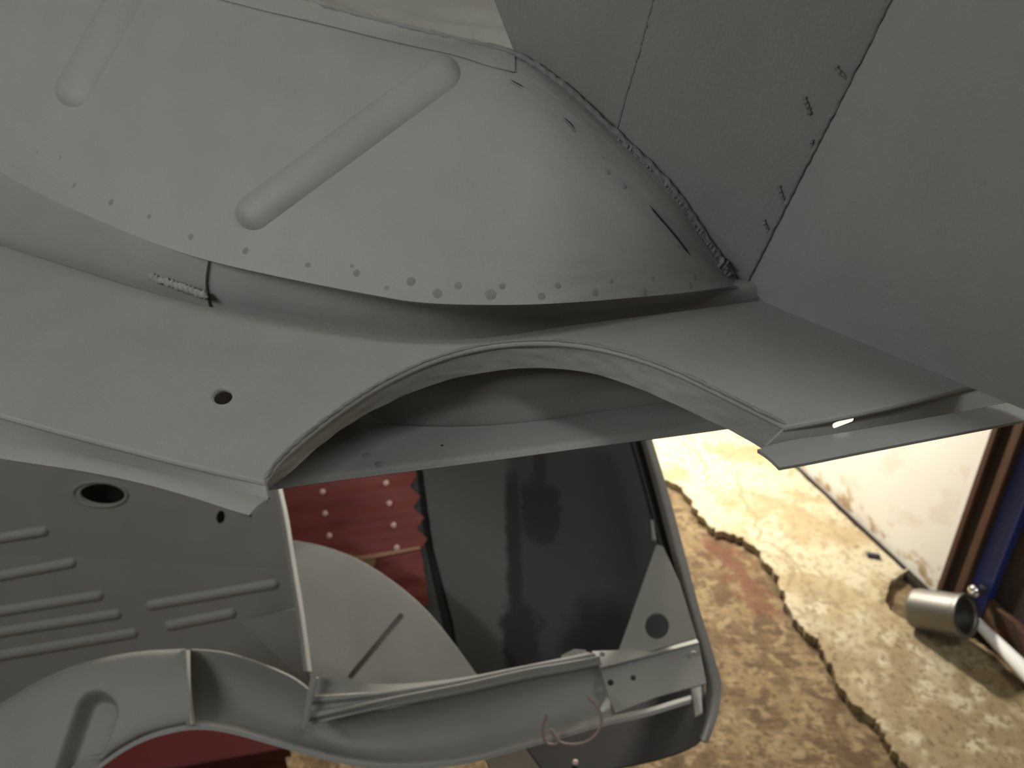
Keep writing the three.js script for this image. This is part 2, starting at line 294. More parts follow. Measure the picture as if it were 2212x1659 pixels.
// doorway: weathered brown post, blue stile, dark door leaf
const woodTex = dataTex(256, 512, (u, v) => { const a = fbm(u * 14, v * 2.2 + 4, 5), b = fbm(u * 6 + 40, v * 5, 4); return mix(mix([0.24, 0.17, 0.12], [0.42, 0.31, 0.23], sstep(0, 0.4, a)), [0.47, 0.24, 0.14], sstep(0.22, 0.4, b)); }, true);
const woodMat = std(L(1, 1, 1), 0.7, { map: woodTex });
const darkWood = std(L(0.035, 0.024, 0.018), 0.7), blueMat = std(L(0.022, 0.04, 0.20), 0.55);
{
  const d = new THREE.Group(); d.name = 'door_1'; d.userData = { kind: 'structure', label: 'dark doorway with a brown post and a blue stile' }; scene.add(d);
  const w = sPost1 - sPost0;
  mesh('door_post', wallBox(sPost0, sPost1, -0.01, 2.05, 0.012, 0.06), darkWood, d);
  mesh('post_bead', wallBox(sPost0 + 0.006, sPost0 + w * 0.27, -0.01, 2.05, 0.026, 0.0), woodMat, d);
  mesh('post_bead', wallBox(sPost0 + w * 0.70, sPost1 - 0.003, -0.01, 2.05, 0.022, 0.0), woodMat, d);
  mesh('blue_stile', wallBox(sPost1, sBlue1, 0.02, 2.05, 0.006, 0.045), blueMat, d);
  mesh('door_panel', wallBox(sBlue1, sBlue1 + 0.85, 0.02, 2.05, -0.012, 0.045), darkWood, d);
  const kp = wallPl.shift(0.03).at(2106, 1276);
  mesh('chrome_bolt', new THREE.SphereGeometry(0.014, 24, 16).translate(kp.x, kp.y, kp.z), M.chrome, d).userData.label = 'shiny chrome bolt head';
  const ks = new THREE.CylinderGeometry(0.007, 0.009, 0.03, 16); ks.applyQuaternion(new THREE.Quaternion().setFromUnitVectors(V(0, 1, 0), wallN)); ks.translate(kp.x - wallN.x * 0.015, kp.y, kp.z - wallN.z * 0.015); mesh('bolt_shank', ks, M.steel, d);
  mesh('door_rail', wallBox(sBlue1, sBlue1 + 0.85, 0.02, 0.09, 0.004, 0.012), woodMat, d);
}

// ------------------------------------------------------------------ the car body: one welded shell
const BASE = V(0, 0.35, -0.9);
const car = thing('car_body', 'grey primed bare car body shell with ribbed wheel housing and arched cutout', 'car body', BASE);
const part = (name, geo, parent = car, mat = M.primer, label) => { geo.translate(-BASE.x, -BASE.y, -BASE.z); const m = mesh(name, geo, mat, parent); if (label) m.userData.label = label; return m; };

// --- near shelf (level), with the arched notch and a stepped gutter along its front edge
const YE = 1.05;
const EPl = new Plane3(V(0, YE, 0), V(1, YE, 0), V(0, YE, -1));
const contact = [[-500, 392], [-300, 440], [-90, 500], [0, 528], [150, 575], [300, 622], [460, 662], [600, 690], [750, 714], [900, 729], [1000, 731], [1100, 722], [1200, 706], [1350, 686], [1500, 667], [1640, 648], [1760, 634]];  // out-of-view left run of shelf and housing, extended to shade the far pan
const foldL = [[-500, 745], [-300, 812], [-90, 873], [0, 897], [150, 938], [289, 974], [400, 1002], [542, 1035], [572, 1042]];
const arch = [[572, 1042], [600, 1000], [660, 945], [740, 884], [840, 822], [950, 774], [1050, 749], [1150, 740], [1250, 745], [1350, 766], [1450, 801], [1550, 848], [1640, 893], [1698, 922]];
const foldR = [[1698, 922], [1800, 903], [1950, 871], [2090, 835], [2300, 780]];
const shelf = part('shelf', plate(EPl, [...spl(foldL, 24), ...spl(arch, 60).slice(1), ...spl(foldR, 12).slice(1), [2300, 700], ...spl(contact, 60).reverse()], { holes: [ell(481, 854, 20, 17, -0.3)], thick: 0.0042, bevel: 0.0018 }), car, M.primer);
part('unseen_hole_backing', plate(new Plane3(V(0, YE - 0.045, 0), V(1, YE - 0.045, 0), V(0, YE - 0.045, -1)), [[250, 830], [420, 780], [600, 780], [640, 830], [560, 960], [300, 900]], { thick: 0.002 }), car, M.primer);  // unseen plate, placed to keep the shelf hole dark
// gutter left: step down, then a level lip
const yl = x => YE - 0.0155 + 0.0075 * Math.max(0, x) / 560;
const stepL = [[-500, 795], [-300, 860], [-90, 922], [0, 945], [150, 975], [289, 1006], [400, 1033], [542, 1068], [578, 1079]];
const lipL = [[-500, 842], [-300, 905], [-90, 968], [0, 990], [150, 1013], [289, 1040], [400, 1070], [500, 1102], [536, 1113]];
const resPx = (c, n) => spl(c, n);
const byX = (curve, xs, y) => { const c = spl(curve, 200); return xs.map(x => { const p = atX(c, x); return onY(p[0], p[1], typeof y === 'function' ? y(x) : y); }); };
{
  const xs = [-500, -350, -200, -90, 0, 80, 160, 240, 320, 400, 470, 530], sh = 1;
  const end = (pts, x, y, yy) => [...pts, onY(x, y, yy)];
  const a = end(byX(foldL, xs, YE - 0.001), 572, 1042, YE - 0.001), b = end(byX(stepL, xs, yl), 579, 1078, yl(579)), c = end(byX(lipL, xs.slice(0, -1), yl), 500, 1102, yl(500)); c.push(onY(538, 1113, yl(538)));
  part('gutter_step', sheet(grid([a, b], 60, 8), 0.0018));
  part('gutter_lip', sheet(grid([b, c], 60, 6, (u, v) => 0.0012 * Math.sin(v * Math.PI)), 0.0026));
}
const stepR = [[1655, 957], [1700, 951], [1800, 937], [1900, 920], [2050, 893], [2180, 868], [2330, 838]];
const lipRt = [[1636, 971], [1700, 953], [1800, 938], [1900, 921], [2050, 894], [2180, 869], [2330, 839]];
const lipRb = [[1684, 1010], [1740, 1000], [1800, 988], [1900, 968], [2050, 939], [2180, 914], [2330, 884]];
{
  const yr = YE - 0.0078;
  const a0 = onY(1690, 924, YE - 0.001), a1 = onY(2330, 772, YE - 0.001), b0 = onY(1664, 953, yr);
  const pl = new Plane3(a0, a1, b0);
  part('gutter_step', plate(pl, [...spl(foldR, 16), ...spl(stepR, 20).reverse().map(([x, y]) => [x, y + 7])], { holes: [slot(1823, 913, 27, 8, -0.36)], thick: 0.0015, bevel: 0.0004 }));
  part('gutter_lip', sheet(grid([lipRt.map(p => onY(p[0], p[1], yr - 0.001)), lipRb.map(p => onY(p[0], p[1], yr))], 40, 6, (u, v) => 0.001 * Math.sin(v * Math.PI)), 0.0022));
}
// down-turned flange of the notch
const archLow = [[582, 1056], [622, 1024], [690, 963], [770, 907], [880, 852], [980, 818], [1080, 800], [1170, 795], [1270, 805], [1370, 836], [1450, 870], [1540, 912], [1600, 942], [1655, 975]];
const archTopW = arch.map(p => onY(p[0], p[1], YE - 0.0008)), archLowW = archLow.map((p, i) => onY(p[0], p[1], YE - 0.021));
const archG = part('arch_flange', sheet(grid([archTopW, archLowW], 90, 8, (u, v) => 0.0005 * noise(u * 14, v * 3)), 0.0016));
part('weld_bead', weldRun(archTopW.map(p => p.clone().add(V(0, 0.0012, -0.001))), 0.0012, { rough: 0.4, n: 260, freq: 40 }), shelf, M.primer, 'rough weld bead around the arched cutout');

// --- lower tray seen through the notch
const YH = 0.975;
const trayFront = [[560, 1062], [700, 1042], [900, 1016], [1062, 995], [1230, 972], [1387, 951], [1500, 936], [1640, 916]];
const trayBack = [[640, 880], [769, 909], [830, 916], [880, 920], [950, 922], [1025, 921], [1100, 916], [1170, 909], [1242, 897], [1350, 882], [1460, 868], [1600, 845]];
{
  const rows = [trayFront.map(p => onY(p[0], p[1], YH - 0.004)), trayFront.map(p => onY(p[0], p[1] - 15, YH - 0.0005)), trayFront.map(p => onY(p[0], p[1] - 32, YH)), spl(trayBack, 7).map(p => onY(p[0], p[1], YH))];
  const G = grid(rows, 70, 24), t = part('tray_lip', sheet(G, 0.002), car, M.primer);
  const fd = finder(G);
  for (const [x, y] of [[792, 984], [820, 1002]]) { const F = fd(x, y); if (F) part('spot_weld', dome(F[0], F[1], 0.004, 0.0012), t, M.primer); }
  const F = fd(955, 962); if (F) part('hole_shade_dot', dome(F[0], F[1], 0.0016, 0.0005), t, M.black);  // black dot stands in for the shade in a small hole
  const back = spl(trayBack, 12);
  const rows2 = [back.map(p => onY(p[0], p[1] + 7, YH - 0.004)), back.map(p => onY(p[0], p[1] - 2, YH)), back.map(p => onY(p[0], p[1] - 45, YH + 0.016)), back.map(p => onY(p[0], p[1] - 75, YH + 0.030).add(V(0, 0, -0.004))), back.map(p => onY(p[0], p[1] - 200, YH + 0.066).add(V(0, 0, 0.0)))];
  part('tray_back', sheet(grid(rows2, 60, 36), 0.002), car, M.primer);
}

// --- wall rising behind the shelf, in two lapped lengths
const bottomA = [[-500, 165, 0.90], [-300, 225, 0.825], [-90, 318, 0.745], [0, 370, 0.715], [100, 425, 0.682], [200, 470, 0.655], [320, 520, 0.628], [430, 557, 0.605], [600, 597, 0.578], [800, 636, 0.558], [900, 652, 0.551], [1060, 658, 0.548], [1200, 655, 0.556], [1400, 640, 0.585], [1500, 630, 0.605], [1588, 618, 0.628]].map(([x, y, d]) => [x, y, d - 0.014 * Math.min(1, (1588 - x) / 500)]);
const wallPiece = (x0, x1, off, nu) => {
  const cs = spl(contact, 200), rows = [[], [], [], []];
  for (let i = 0; i <= 16; i++) {
    const x = x0 + (x1 - x0) * i / 16, lo = atX(cs, x), hi = atX(bottomA, Math.min(x, 1588)), a = onY(x, lo[1], YE), b = W(x, hi[1] - 26, hi[2] + 0.028), out = CP.clone().sub(a).setY(0).normalize();
    // the wall drops into a narrow trough behind the shelf edge and turns under the shelf to shut out light from below
    const k = Math.min(1, Math.max(0.05, (1700 - x) / 300)), w = a.clone().addScaledVector(out, -0.016 * k + off);
    rows[0].push(a.clone().addScaledVector(out, 0.012).setY(YE - 0.0185)); rows[1].push(w.clone().setY(YE - 0.016)); rows[2].push(w.clone().setY(YE + 0.012)); rows[3].push(b.addScaledVector(out, off));
  }
  return grid(rows, nu, 30);
};
part('housing_wall', sheet(wallPiece(440, 1672, 0, 70), 0.002));
part('housing_wall', sheet(wallPiece(-500, 452, 0.004, 60), 0.002));
const wallFace = (x, y, k) => W(x, y, onYd(x, k));
function onYd(x, k) { const lo = atX(spl(contact, 200), x), a = toPx(onY(x, lo[1], YE))[2]; return a + 0.006 - k; }
{
  const pts = [[322, 594], [345, 604], [375, 614], [410, 626], [450, 642]].map(([x, y]) => wallFace(x, y, 0.0045));
  part('filler_smear', weldRun(pts, 0.0030, { rough: 0.6, n: 60, freq: 14 }), car, M.filler, 'pale smear of filler');
}

// --- right side panel and rear panel
const C1 = onY(1625, 642, YE), C2 = onY(2212, 884, YE), upLean = V(-0.14, 1, 0.07).normalize();
const CPl = new Plane3(C1, C2, C1.clone().add(upLean));
{
  const cl = (px, py, k) => CPl.shift(k).at(px, py);
  const L0 = [[2130, -420], [1920, 0], [1850, 140], [1770, 300], [1690, 457], [1634, 567], [1614, 612]], L9 = [[2440, -420], [2440, 0], [2440, 190], [2440, 400], [2440, 640], [2440, 850], [2440, 975]];
  const low = spl([[1614, 612], [1616, 632], [1632, 647], [1700, 674], [1900, 756], [2212, 884], [2440, 978]], 6);
  const rows = []; for (const [t, k] of [[0, 0], [0.05, 0.0022], [0.14, 0.0065], [0.35, 0.013], [0.7, 0.016], [1, 0.015]]) rows.push(L0.map((p, i) => { let x = p[0] + (L9[i][0] - p[0]) * t, y = p[1] + (L9[i][1] - p[1]) * t; if (i === 6) { const e = 1614 + (2440 - 1614) * t; y = e < 1632 ? 612 + (e - 1614) * 1.95 : 647 + (e - 1632) * 0.4096; } return cl(x, y, k * (i === 6 ? 0 : i === 5 ? 0.5 : 1)); }));
  part('side_panel', sheet(grid(rows, 60, 60), 0.003));
}
const seamTop = CPl.at(1920, 0), seamBot = CPl.at(1612, 612);
const BPl = new Plane3(seamBot, seamTop, W(1110, 115, 0.59));
part('rear_panel', plate(BPl, [[1333, 283], [1414, -10], [1520, -400], [2130, -400], [1925, -5], [1612, 618], [1560, 640]], { thick: 0.002, bevel: 0.0008 }));
part('rear_panel', plate(BPl.shift(-0.0015), [[1062, -10], [1085, 50], [1112, 118], [1200, 260], [1400, 420], [1340, 283], [1419, -10], [1530, -400], [1000, -400]], { thick: 0.002, bevel: 0.0008 }));
part('weld_bead', weldRun([[1330, 290], [1352, 210], [1382, 110], [1412, 0], [1470, -220]].map(p => BPl.shift(-0.0008).at(...p)), 0.0011, { rough: 0.5, n: 90, freq: 40 }), car);
part('weld_bead', weldRun([[1608, 618], [1690, 455], [1770, 300], [1850, 145], [1922, 0], [2010, -170]].map(p => BPl.shift(0.001).at(...p)), 0.0017, { rough: 0.35, n: 160, freq: 22 }), car);
for (const run of [[[1648, 470], [1656, 490], [1662, 505]], [[1802, 138], [1812, 152], [1830, 170], [1836, 186]], [[1735, 205], [1745, 228], [1750, 250]], [[1752, 300], [1757, 318]], [[1918, -5], [1916, 18]], [[1680, 395], [1690, 425], [1694, 445]]])
  part('sealer_smear', weldRun(run.map(p => BPl.shift(0.0002).at(...p)), 0.0015, { rough: 0.5, n: 24, freq: 4 }), car, M.primer);

// --- ribbed wheel housing panel
const topB = [[1112, 116], [1200, 172], [1330, 287], [1450, 405], [1540, 535], [1592, 606]].map(p => { const q = BPl.shift(0.002).at(...p); return [p[0], p[1], toPx(q)[2]]; });
const topA = [[-500, -330, 0.94], [-300, -265, 0.86], [-90, -200, 0.775], [200, -110, 0.722], [500, -32, 0.665], [690, 10, 0.636], [850, 52, 0.616], [1000, 88, 0.603], ...topB];
const nA = 34;
const rB = spl(bottomA, nA), rT = spl(topA, nA);
const rowAt = (t, bulge) => rB.map((p, i) => { const q = rT[i], s = i / nA; return W(p[0] + (q[0] - p[0]) * t, p[1] + (q[1] - p[1]) * t, p[2] + (q[2] - p[2]) * t - bulge * (1 - s * s * s)); });
const AG = grid([rowAt(0, 0), rowAt(0.33, 0.012), rowAt(0.66, 0.014), rowAt(0.9, 0.006), rowAt(1, 0)], 180, 70, (u, v) => 0.0007 * noise(u * 5, v * 3) + 0.00022 * noise(u * 22, v * 12));
const housing = part('wheel_housing', sheet(AG, 0.0022));
const findA = finder(AG);
part('rib', bead(findA, [548, 458], [955, 158], 40, 0.0075, { n: 80, m: 22, sharp: 0.9 }), housing, M.primer, 'long pressed rib');
part('rib', bead(findA, [158, 192], [300, -60], 40, 0.006, { n: 60, m: 20, sharp: 0.9 }), housing, M.primer, 'pressed rib');
for (const [x, y, r, h] of [[240, 437, 12, 1], [160, 400, 10, .7], [322, 468, 12, .6], [412, 512, 12, .8], [530, 542, 12, .9], [665, 572, 12, .6], [770, 590, 12, .9], [888, 608, 14, 1], [835, 622, 12, .5], [945, 634, 15, 1.2], [990, 617, 12, .9], [1060, 636, 16, 1.5], [1085, 618, 11, .9], [1170, 640, 13, .8], [1205, 617, 12, .7], [1285, 632, 13, 1], [1320, 607, 12, .7], [1390, 630, 14, 1.1], [1410, 600, 10, .6], [1490, 617, 12, 1], [1312, 372, 11, 1.1], [1347, 402, 12, 1.4], [1302, 340, 8, .6], [1240, 282, 9, .7], [1465, 533, 7, 1], [1500, 600, 9, .8], [760, 575, 9, .5], [130, 340, 9, .6], [80, 330, 8, .5]]) {
  const F = findA(x, y); if (F) part('spot_weld', dome(F[0], F[1], r * 0.00028, h * 0.0006), housing, M.primer);
}
// lapped flange along the upper edge, its long slit and the rough sealed end
{
  const lapLow = spl([[-60, -150], [200, -80], [420, -15], [560, 22], [700, 55], [850, 92], [985, 122], [1060, 145], [1112, 158]], 60), lapTop = spl([[-60, -190], ...topA.slice(3, 9).map(p => [p[0], p[1]])], 60);
  const rows = [[], [], []]; let lastF;
  for (let i = 0; i <= 60; i++) for (let k = 0; k < 3; k++) { const t = [0, 0.5, 0.96][k], F = findA(lapLow[i][0] + (lapTop[i][0] - lapLow[i][0]) * t, lapLow[i][1] + (lapTop[i][1] - lapLow[i][1]) * t) ?? lastF; lastF = F; if (F) rows[k].push(F[0].clone().addScaledVector(F[1], 0.0013)); }
  const m = Math.min(...rows.map(r => r.length)); 
  part('lap_flange', sheet(grid(rows.map(r => r.slice(0, m)), 110, 8, (u, v) => 0.0003 * noise(u * 20, v * 2)), 0.0012), housing);
  const edge = topA.slice(5).map(p => W(p[0], p[1], p[2] - 0.001));
  part('weld_bead', weldRun(edge, 0.0024, { rough: 0.35, n: 200, freq: 40 }), housing, M.primer);
  const rough = spl([[1335, 292], [1400, 355], [1460, 420], [1510, 490], [1545, 540], [1565, 575], [1585, 600]], 12).map(p => { const q = BPl.shift(0.0035).at(p[0] - 5, p[1] + 3); return q; });
  part('weld_bead', weldRun(rough, 0.0034, { rough: 0.42, n: 150, freq: 60 }), housing, M.primer, 'rough grooved sealer bead');
  const blob = [[1528, 606], [1545, 585], [1552, 570], [1568, 590], [1560, 606], [1585, 612]].map(p => BPl.shift(0.006).at(...p));
  part('sealer_smear', weldRun(blob, 0.0048, { rough: 0.8, n: 70, freq: 22, seg: 10 }), housing, M.primer);
  const sl = spl([[1405, 445], [1430, 475], [1462, 512], [1492, 552]], 10).map(p => { const F = findA(p[0] - 2, p[1]); return F ? F[0].clone().addScaledVector(F[1], 0.0006) : null; }).filter(Boolean);
  part('slit_shade_line', weldRun(sl, 0.0006, { rough: 0.1, n: 30 }), housing, M.black, 'dark line for the shade in an open slit');  // black tube stands in for the shade inside the slit
  for (const s of [[[1102, 176], [1120, 186], [1130, 192]], [[1215, 256], [1232, 272], [1240, 284]]]) { const q = s.map(p => findA(...p)).filter(Boolean).map(F => F[0].clone().addScaledVector(F[1], 0.0018)); if (q.length > 1) part('slit_shade_line', weldRun(q, 0.0004, { rough: 0.2, n: 12 }), housing, M.black); }
}
// bright upper panel beyond the housing
{
  const a = spl(topA.slice(0, 9).map(p => [p[0], p[1], p[2] + 0.004]), 12).map(p => W(...p)), b = a.map((p, i) => p.clone().add(V(0.03 * i / 12, 0.012 + 0.01 * (1 - i / 12), -0.09))), c = b.map(p => p.clone().add(V(0, 0.012, -0.16)));
  part('upper_panel', sheet(grid([a, b, c], 50, 24, (u, v) => 0.004 * noise(u * 6, v * 3)), 0.002), car, M.primer);
}

// ------------------------------------------------------------------ far side of the same shell
// floor pan
{
  const a = W(0, 1000, 1.16), b = W(600, 1075, 1.19), c = W(300, 1210, 1.225);
  const up = new Plane3(a, b, c);
  const lineY = [[-60, 1192], [0, 1196], [286, 1208], [630, 1232]];
  const u = part('floor_pan', plate(up, [[-60, 900], [590, 1000], [606, 1080], [632, 1232], [286, 1208], [0, 1196], [-60, 1192]], { holes: [ell(222, 1068, 52, 24, 0.05), ell(476, 1118, 11, 17, 0.2)], thick: 0.004, bevel: 0.001 }), car, M.primer);
  part('pan_shade_backing', plate(up.shift(-0.05), [[60, 980], [560, 1010], [590, 1190], [60, 1150]], { thick: 0.003 }), car, M.black);  // added black sheet, stands in for the shade inside the pan holes
  part('hole_rim', new THREE.TubeGeometry(new THREE.CatmullRomCurve3(ell(216, 1067, 58, 27, 0.05).map(p => up.at(...p)), true), 60, 0.003, 6, true), u, M.primer);
  const lo = new Plane3(up.at(0, 1196), up.at(630, 1232), W(400, 1420, 1.28));
  const l = part('floor_pan', plate(lo, [[-60, 1192], [0, 1196], [286, 1208], [632, 1232], [652, 1330], [672, 1490], [560, 1470], [400, 1440], [200, 1462], [0, 1556], [-60, 1600]], { thick: 0.004, bevel: 0.001 }), car, M.primer);
  const fl = planeFinder(lo), fu = planeFinder(up);
  for (const [x0, y0, x1, y1] of [[-40, 1253, 155, 1216], [-40, 1328, 213, 1287], [-40, 1373, 252, 1327], [-40, 1424, 288, 1368], [326, 1308, 592, 1262], [366, 1352, 500, 1325]]) part('rib', bead(fl, [x0, y0], [x1, y1], 12, 0.006, { n: 40, m: 10 }), l, M.primer);
  part('rib', bead(fu, [-40, 1170], [94, 1148], 12, 0.006, { n: 40, m: 10 }), u, M.primer);
  const gp = new Plane3(lo.shift(0.004).at(525, 1345), lo.shift(0.03).at(650, 1310), lo.shift(0.03).at(655, 1455));
  part('gusset', plate(gp, [[522, 1345], [650, 1312], [664, 1462], [625, 1444], [585, 1405]], { thick: 0.003 }), car, M.primer);
}
// upright flange strip beside the pan
{
  const cl = spl([[596, 1040, 1.13], [612, 1110, 1.12], [630, 1220, 1.10], [648, 1330, 1.075], [664, 1450, 1.045]], 12);
  part('upright_flange', sheet(grid([cl.map(p => W(p[0] - 8, p[1], p[2])), cl.map(p => W(p[0], p[1], p[2] - 0.008)), cl.map(p => W(p[0] + 10, p[1], p[2] + 0.004))], 50, 10), 0.003), car, M.primer);
  const t2 = spl([[676, 1462, 1.0], [666, 1510, 0.99], [657, 1572, 0.98]], 8);
  part('upright_flange', sheet(grid([t2.map((p, i) => W(p[0] - 5 + i * 0.2, p[1], p[2])), t2.map((p, i) => W(p[0] + 8 - i * 0.6, p[1], p[2] - 0.006))], 20, 4), 0.003), car, M.primer);
}
// inner wing: humped panel with an oblong recess, then the long band to the tail
const humpTop = [[-70, 1558, 0.99], [0, 1520, 1.0], [100, 1462, 1.01], [200, 1426, 1.018], [300, 1407, 1.02], [400, 1401, 1.02]];
const humpLow = [[-70, 1760, 0.95], [60, 1745, 0.95], [160, 1705, 0.955], [225, 1642, 0.962], [310, 1590, 0.97], [412, 1563, 0.972]];
{
  const t = spl(humpTop, 14), b = spl(humpLow, 14);
  const row = (k, f) => t.map((p, i) => W(p[0] + (b[i][0] - p[0]) * k, p[1] + (b[i][1] - p[1]) * k, p[2] + (b[i][2] - p[2]) * k - f));
  const sd = (x, y) => { const [d] = seg2(x, y, [208, 1538], [140, 1740]); return d; };
  const G = grid([row(0, 0), row(0.06, 0.012), row(0.5, 0.02), row(0.95, 0.012), row(1, 0.002)], 110, 90, (u, v, p) => { const q = toPx(p); return -0.022 * sstep(48, 26, sd(q[0], q[1])) * sstep(1, 0.88, v); });
  part('inner_wing', sheet(G, 0.003), car, M.primer);
}
{
  const top = [[410, 1404, 1.018], [480, 1410, 1.02], [560, 1434, 1.02], [640, 1470, 1.018], [720, 1530, 1.012], [850, 1530, 1.02], [1000, 1497, 1.04], [1150, 1464, 1.06], [1305, 1432, 1.08]];
  const low = [[412, 1566, 0.972], [480, 1570, 0.975], [560, 1590, 0.98], [650, 1616, 0.985], [750, 1640, 0.985], [860, 1650, 0.985], [1000, 1638, 0.99], [1150, 1600, 1.0], [1322, 1545, 1.015]];
  const t = spl(top, 24), b = spl(low, 24);
  const row = (k, f) => t.map((p, i) => W(p[0] + (b[i][0] - p[0]) * k, p[1] + (b[i][1] - p[1]) * k, p[2] + (b[i][2] - p[2]) * k + f));
  part('tail_band', sheet(grid([row(0, 0), row(0.3, 0.022), row(0.7, 0.03), row(0.93, 0.016), row(1, 0)], 120, 30, (u, v) => u > 0.3 ? -0.003 * sstep(0.5, 0.3, u) * 0 : 0), 0.003), car, M.primer);
  const seamT = spl([[402, 1404, 1.012], [404, 1460, 0.995], [408, 1520, 0.98], [414, 1566, 0.966]], 10);
  part('joint_cover', sheet(grid([seamT.map(p => W(p[0] - 12, p[1], p[2] - 0.004)), seamT.map(p => W(p[0], p[1], p[2] - 0.012)), seamT.map(p => W(p[0] + 9, p[1], p[2] + 0.006))], 30, 8), 0.003), car, M.primer);
  // pale edge lip under the band
  const lip = spl([[140, 1726, 0.948], [225, 1644, 0.956], [310, 1592, 0.966], [412, 1566, 0.967], [480, 1570, 0.97], [560, 1590, 0.975], [650, 1616, 0.98], [750, 1640, 0.98], [860, 1651, 0.98], [1000, 1640, 0.985], [1150, 1602, 0.995], [1300, 1560, 1.005], [1400, 1538, 1.012], [1492, 1510, 1.02]], 40);
  part('edge_lip', sheet(grid([lip.map(p => W(p[0], p[1] - 9, p[2] + 0.012)), lip.map(p => W(p[0], p[1], p[2] - 0.002)), lip.map((p, i) => W(p[0], p[1] + 9 + 3 * Math.sin(i / 40 * Math.PI), p[2] - 0.004))], 120, 8), 0.004), car, M.primer);
}
// swaged rail over the band
{
  const t = spl([[684, 1462, 1.03], [760, 1472, 1.035], [850, 1478, 1.05], [1000, 1463, 1.07], [1100, 1444, 1.085], [1200, 1424, 1.095], [1272, 1408, 1.10]], 16), b = spl([[662, 1568, 1.005], [760, 1544, 1.012], [850, 1524, 1.022], [1000, 1494, 1.042], [1150, 1460, 1.062], [1230, 1446, 1.072], [1300, 1432, 1.08]], 16);
  const row = k => t.map((p, i) => W(p[0] + (b[i][0] - p[0]) * k, p[1] + (b[i][1] - p[1]) * k, p[2] + (b[i][2] - p[2]) * k - 0.014));
  part('swaged_rail', sheet(grid([row(0), row(0.33), row(0.66), row(1)], 80, 60, (u, v) => 0.007 * (sstep(0.32, 0.42, v) - sstep(0.52, 0.6, v)) + 0.008 * (sstep(0.68, 0.78, v) - sstep(0.86, 0.94, v))), 0.003), car, M.primer);
  const tp = new Plane3(W(1215, 1415, 1.085), W(1270, 1405, 1.088), W(1240, 1440, 1.075));
  part('tab', plate(tp, [[1212, 1416], [1240, 1402], [1266, 1404], [1272, 1434], [1218, 1444]], { thick: 0.003 }), car, M.primer, 'pale folded tab');
}
// bracket with two drilled holes between the band and the tail edge
{
  const bp = new Plane3(W(1300, 1435, 1.075), W(1510, 1385, 1.10), W(1330, 1530, 1.03));
  const br = part('bracket', plate(bp, [[1296, 1440], [1400, 1414], [1508, 1384], [1526, 1476], [1420, 1505], [1330, 1540], [1310, 1490]], { holes: [ell(1319, 1474, 8, 8), ell(1368, 1464, 7, 7)], thick: 0.003 }), car, M.primer);
  const tpl = new Plane3(W(1290, 1430, 1.075), W(1505, 1385, 1.10), W(1290, 1405, 1.10));
  part('bracket_flange', plate(tpl, [[1278, 1406], [1330, 1404], [1420, 1394], [1500, 1372], [1510, 1388], [1400, 1416], [1296, 1442]], { thick: 0.003 }), car, M.primer);
  for (const p of [[1301, 1413], [1499, 1411]]) part('spot_weld', dome(bp.shift(0.012).at(...p), bp.n, 0.004, 0.002), br, M.primer);
  const sp = new Plane3(W(1490, 1478, 1.07), W(1512, 1472, 1.075), W(1508, 1545, 1.03));
  part('stay', plate(sp, [[1492, 1482], [1514, 1474], [1518, 1540], [1502, 1548]], { thick: 0.004 }), car, M.primer);
}
// corner gusset with its round hole
{
  const gp = new Plane3(W(1420, 1175, 1.21), W(1330, 1430, 1.09), W(1505, 1400, 1.07));
  part('gusset', plate(gp, [[1418, 1176], [1432, 1180], [1468, 1260], [1504, 1378], [1420, 1402], [1328, 1428]], { holes: [ell(1419, 1352, 27, 29)], thick: 0.003 }), car, M.primer, 'pale triangular gusset with a round hole');
}
// tail edge: rounded body lip, with a dark inner channel
{
  const out = spl([[1392, 900, 1.30], [1405, 945, 1.29], [1440, 1060, 1.26], [1475, 1190, 1.22], [1507, 1310, 1.18], [1540, 1420, 1.14], [1556, 1480, 1.12], [1549, 1540, 1.09], [1527, 1606, 1.06]], 24);
  const inn = spl([[1372, 905, 1.31], [1384, 950, 1.30], [1415, 1060, 1.27], [1450, 1195, 1.23], [1482, 1318, 1.19], [1512, 1430, 1.15], [1524, 1488, 1.125], [1521, 1545, 1.10], [1512, 1596, 1.065]], 24);
  const mid = out.map((p, i) => [(p[0] + inn[i][0]) / 2, (p[1] + inn[i][1]) / 2, (p[2] + inn[i][2]) / 2 - 0.008]);
  part('tail_edge', sheet(grid([out.map(p => W(p[0] + 3, p[1], p[2] + 0.006)), mid.map(p => W(p[0], p[1], p[2] + 0.004)), inn.map(p => W(p[0], p[1], p[2] + 0.002))], 80, 14), 0.004), car, M.primer);
  const i2 = inn.slice(0, 17);
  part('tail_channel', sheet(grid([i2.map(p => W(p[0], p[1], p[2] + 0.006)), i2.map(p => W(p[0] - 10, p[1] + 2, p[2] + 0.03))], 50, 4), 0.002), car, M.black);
  part('tail_rail', sheet(grid([i2.map(p => W(p[0] - 10, p[1] + 2, p[2] + 0.022)), i2.map(p => W(p[0] - 17, p[1] + 3, p[2] + 0.016)), i2.map(p => W(p[0] - 24, p[1] + 4, p[2] + 0.03))], 50, 6), 0.002), car, std(L(0.06, 0.065, 0.065), 0.6));
  const lp = new Plane3(W(1405, 1125, 1.235), W(1416, 1165, 1.225), W(1420, 1125, 1.235));
  part('latch', plate(lp, [[1405, 1122], [1412, 1124], [1418, 1168], [1409, 1166]], { thick: 0.004 }), car, M.primer, 'small pale latch');
}
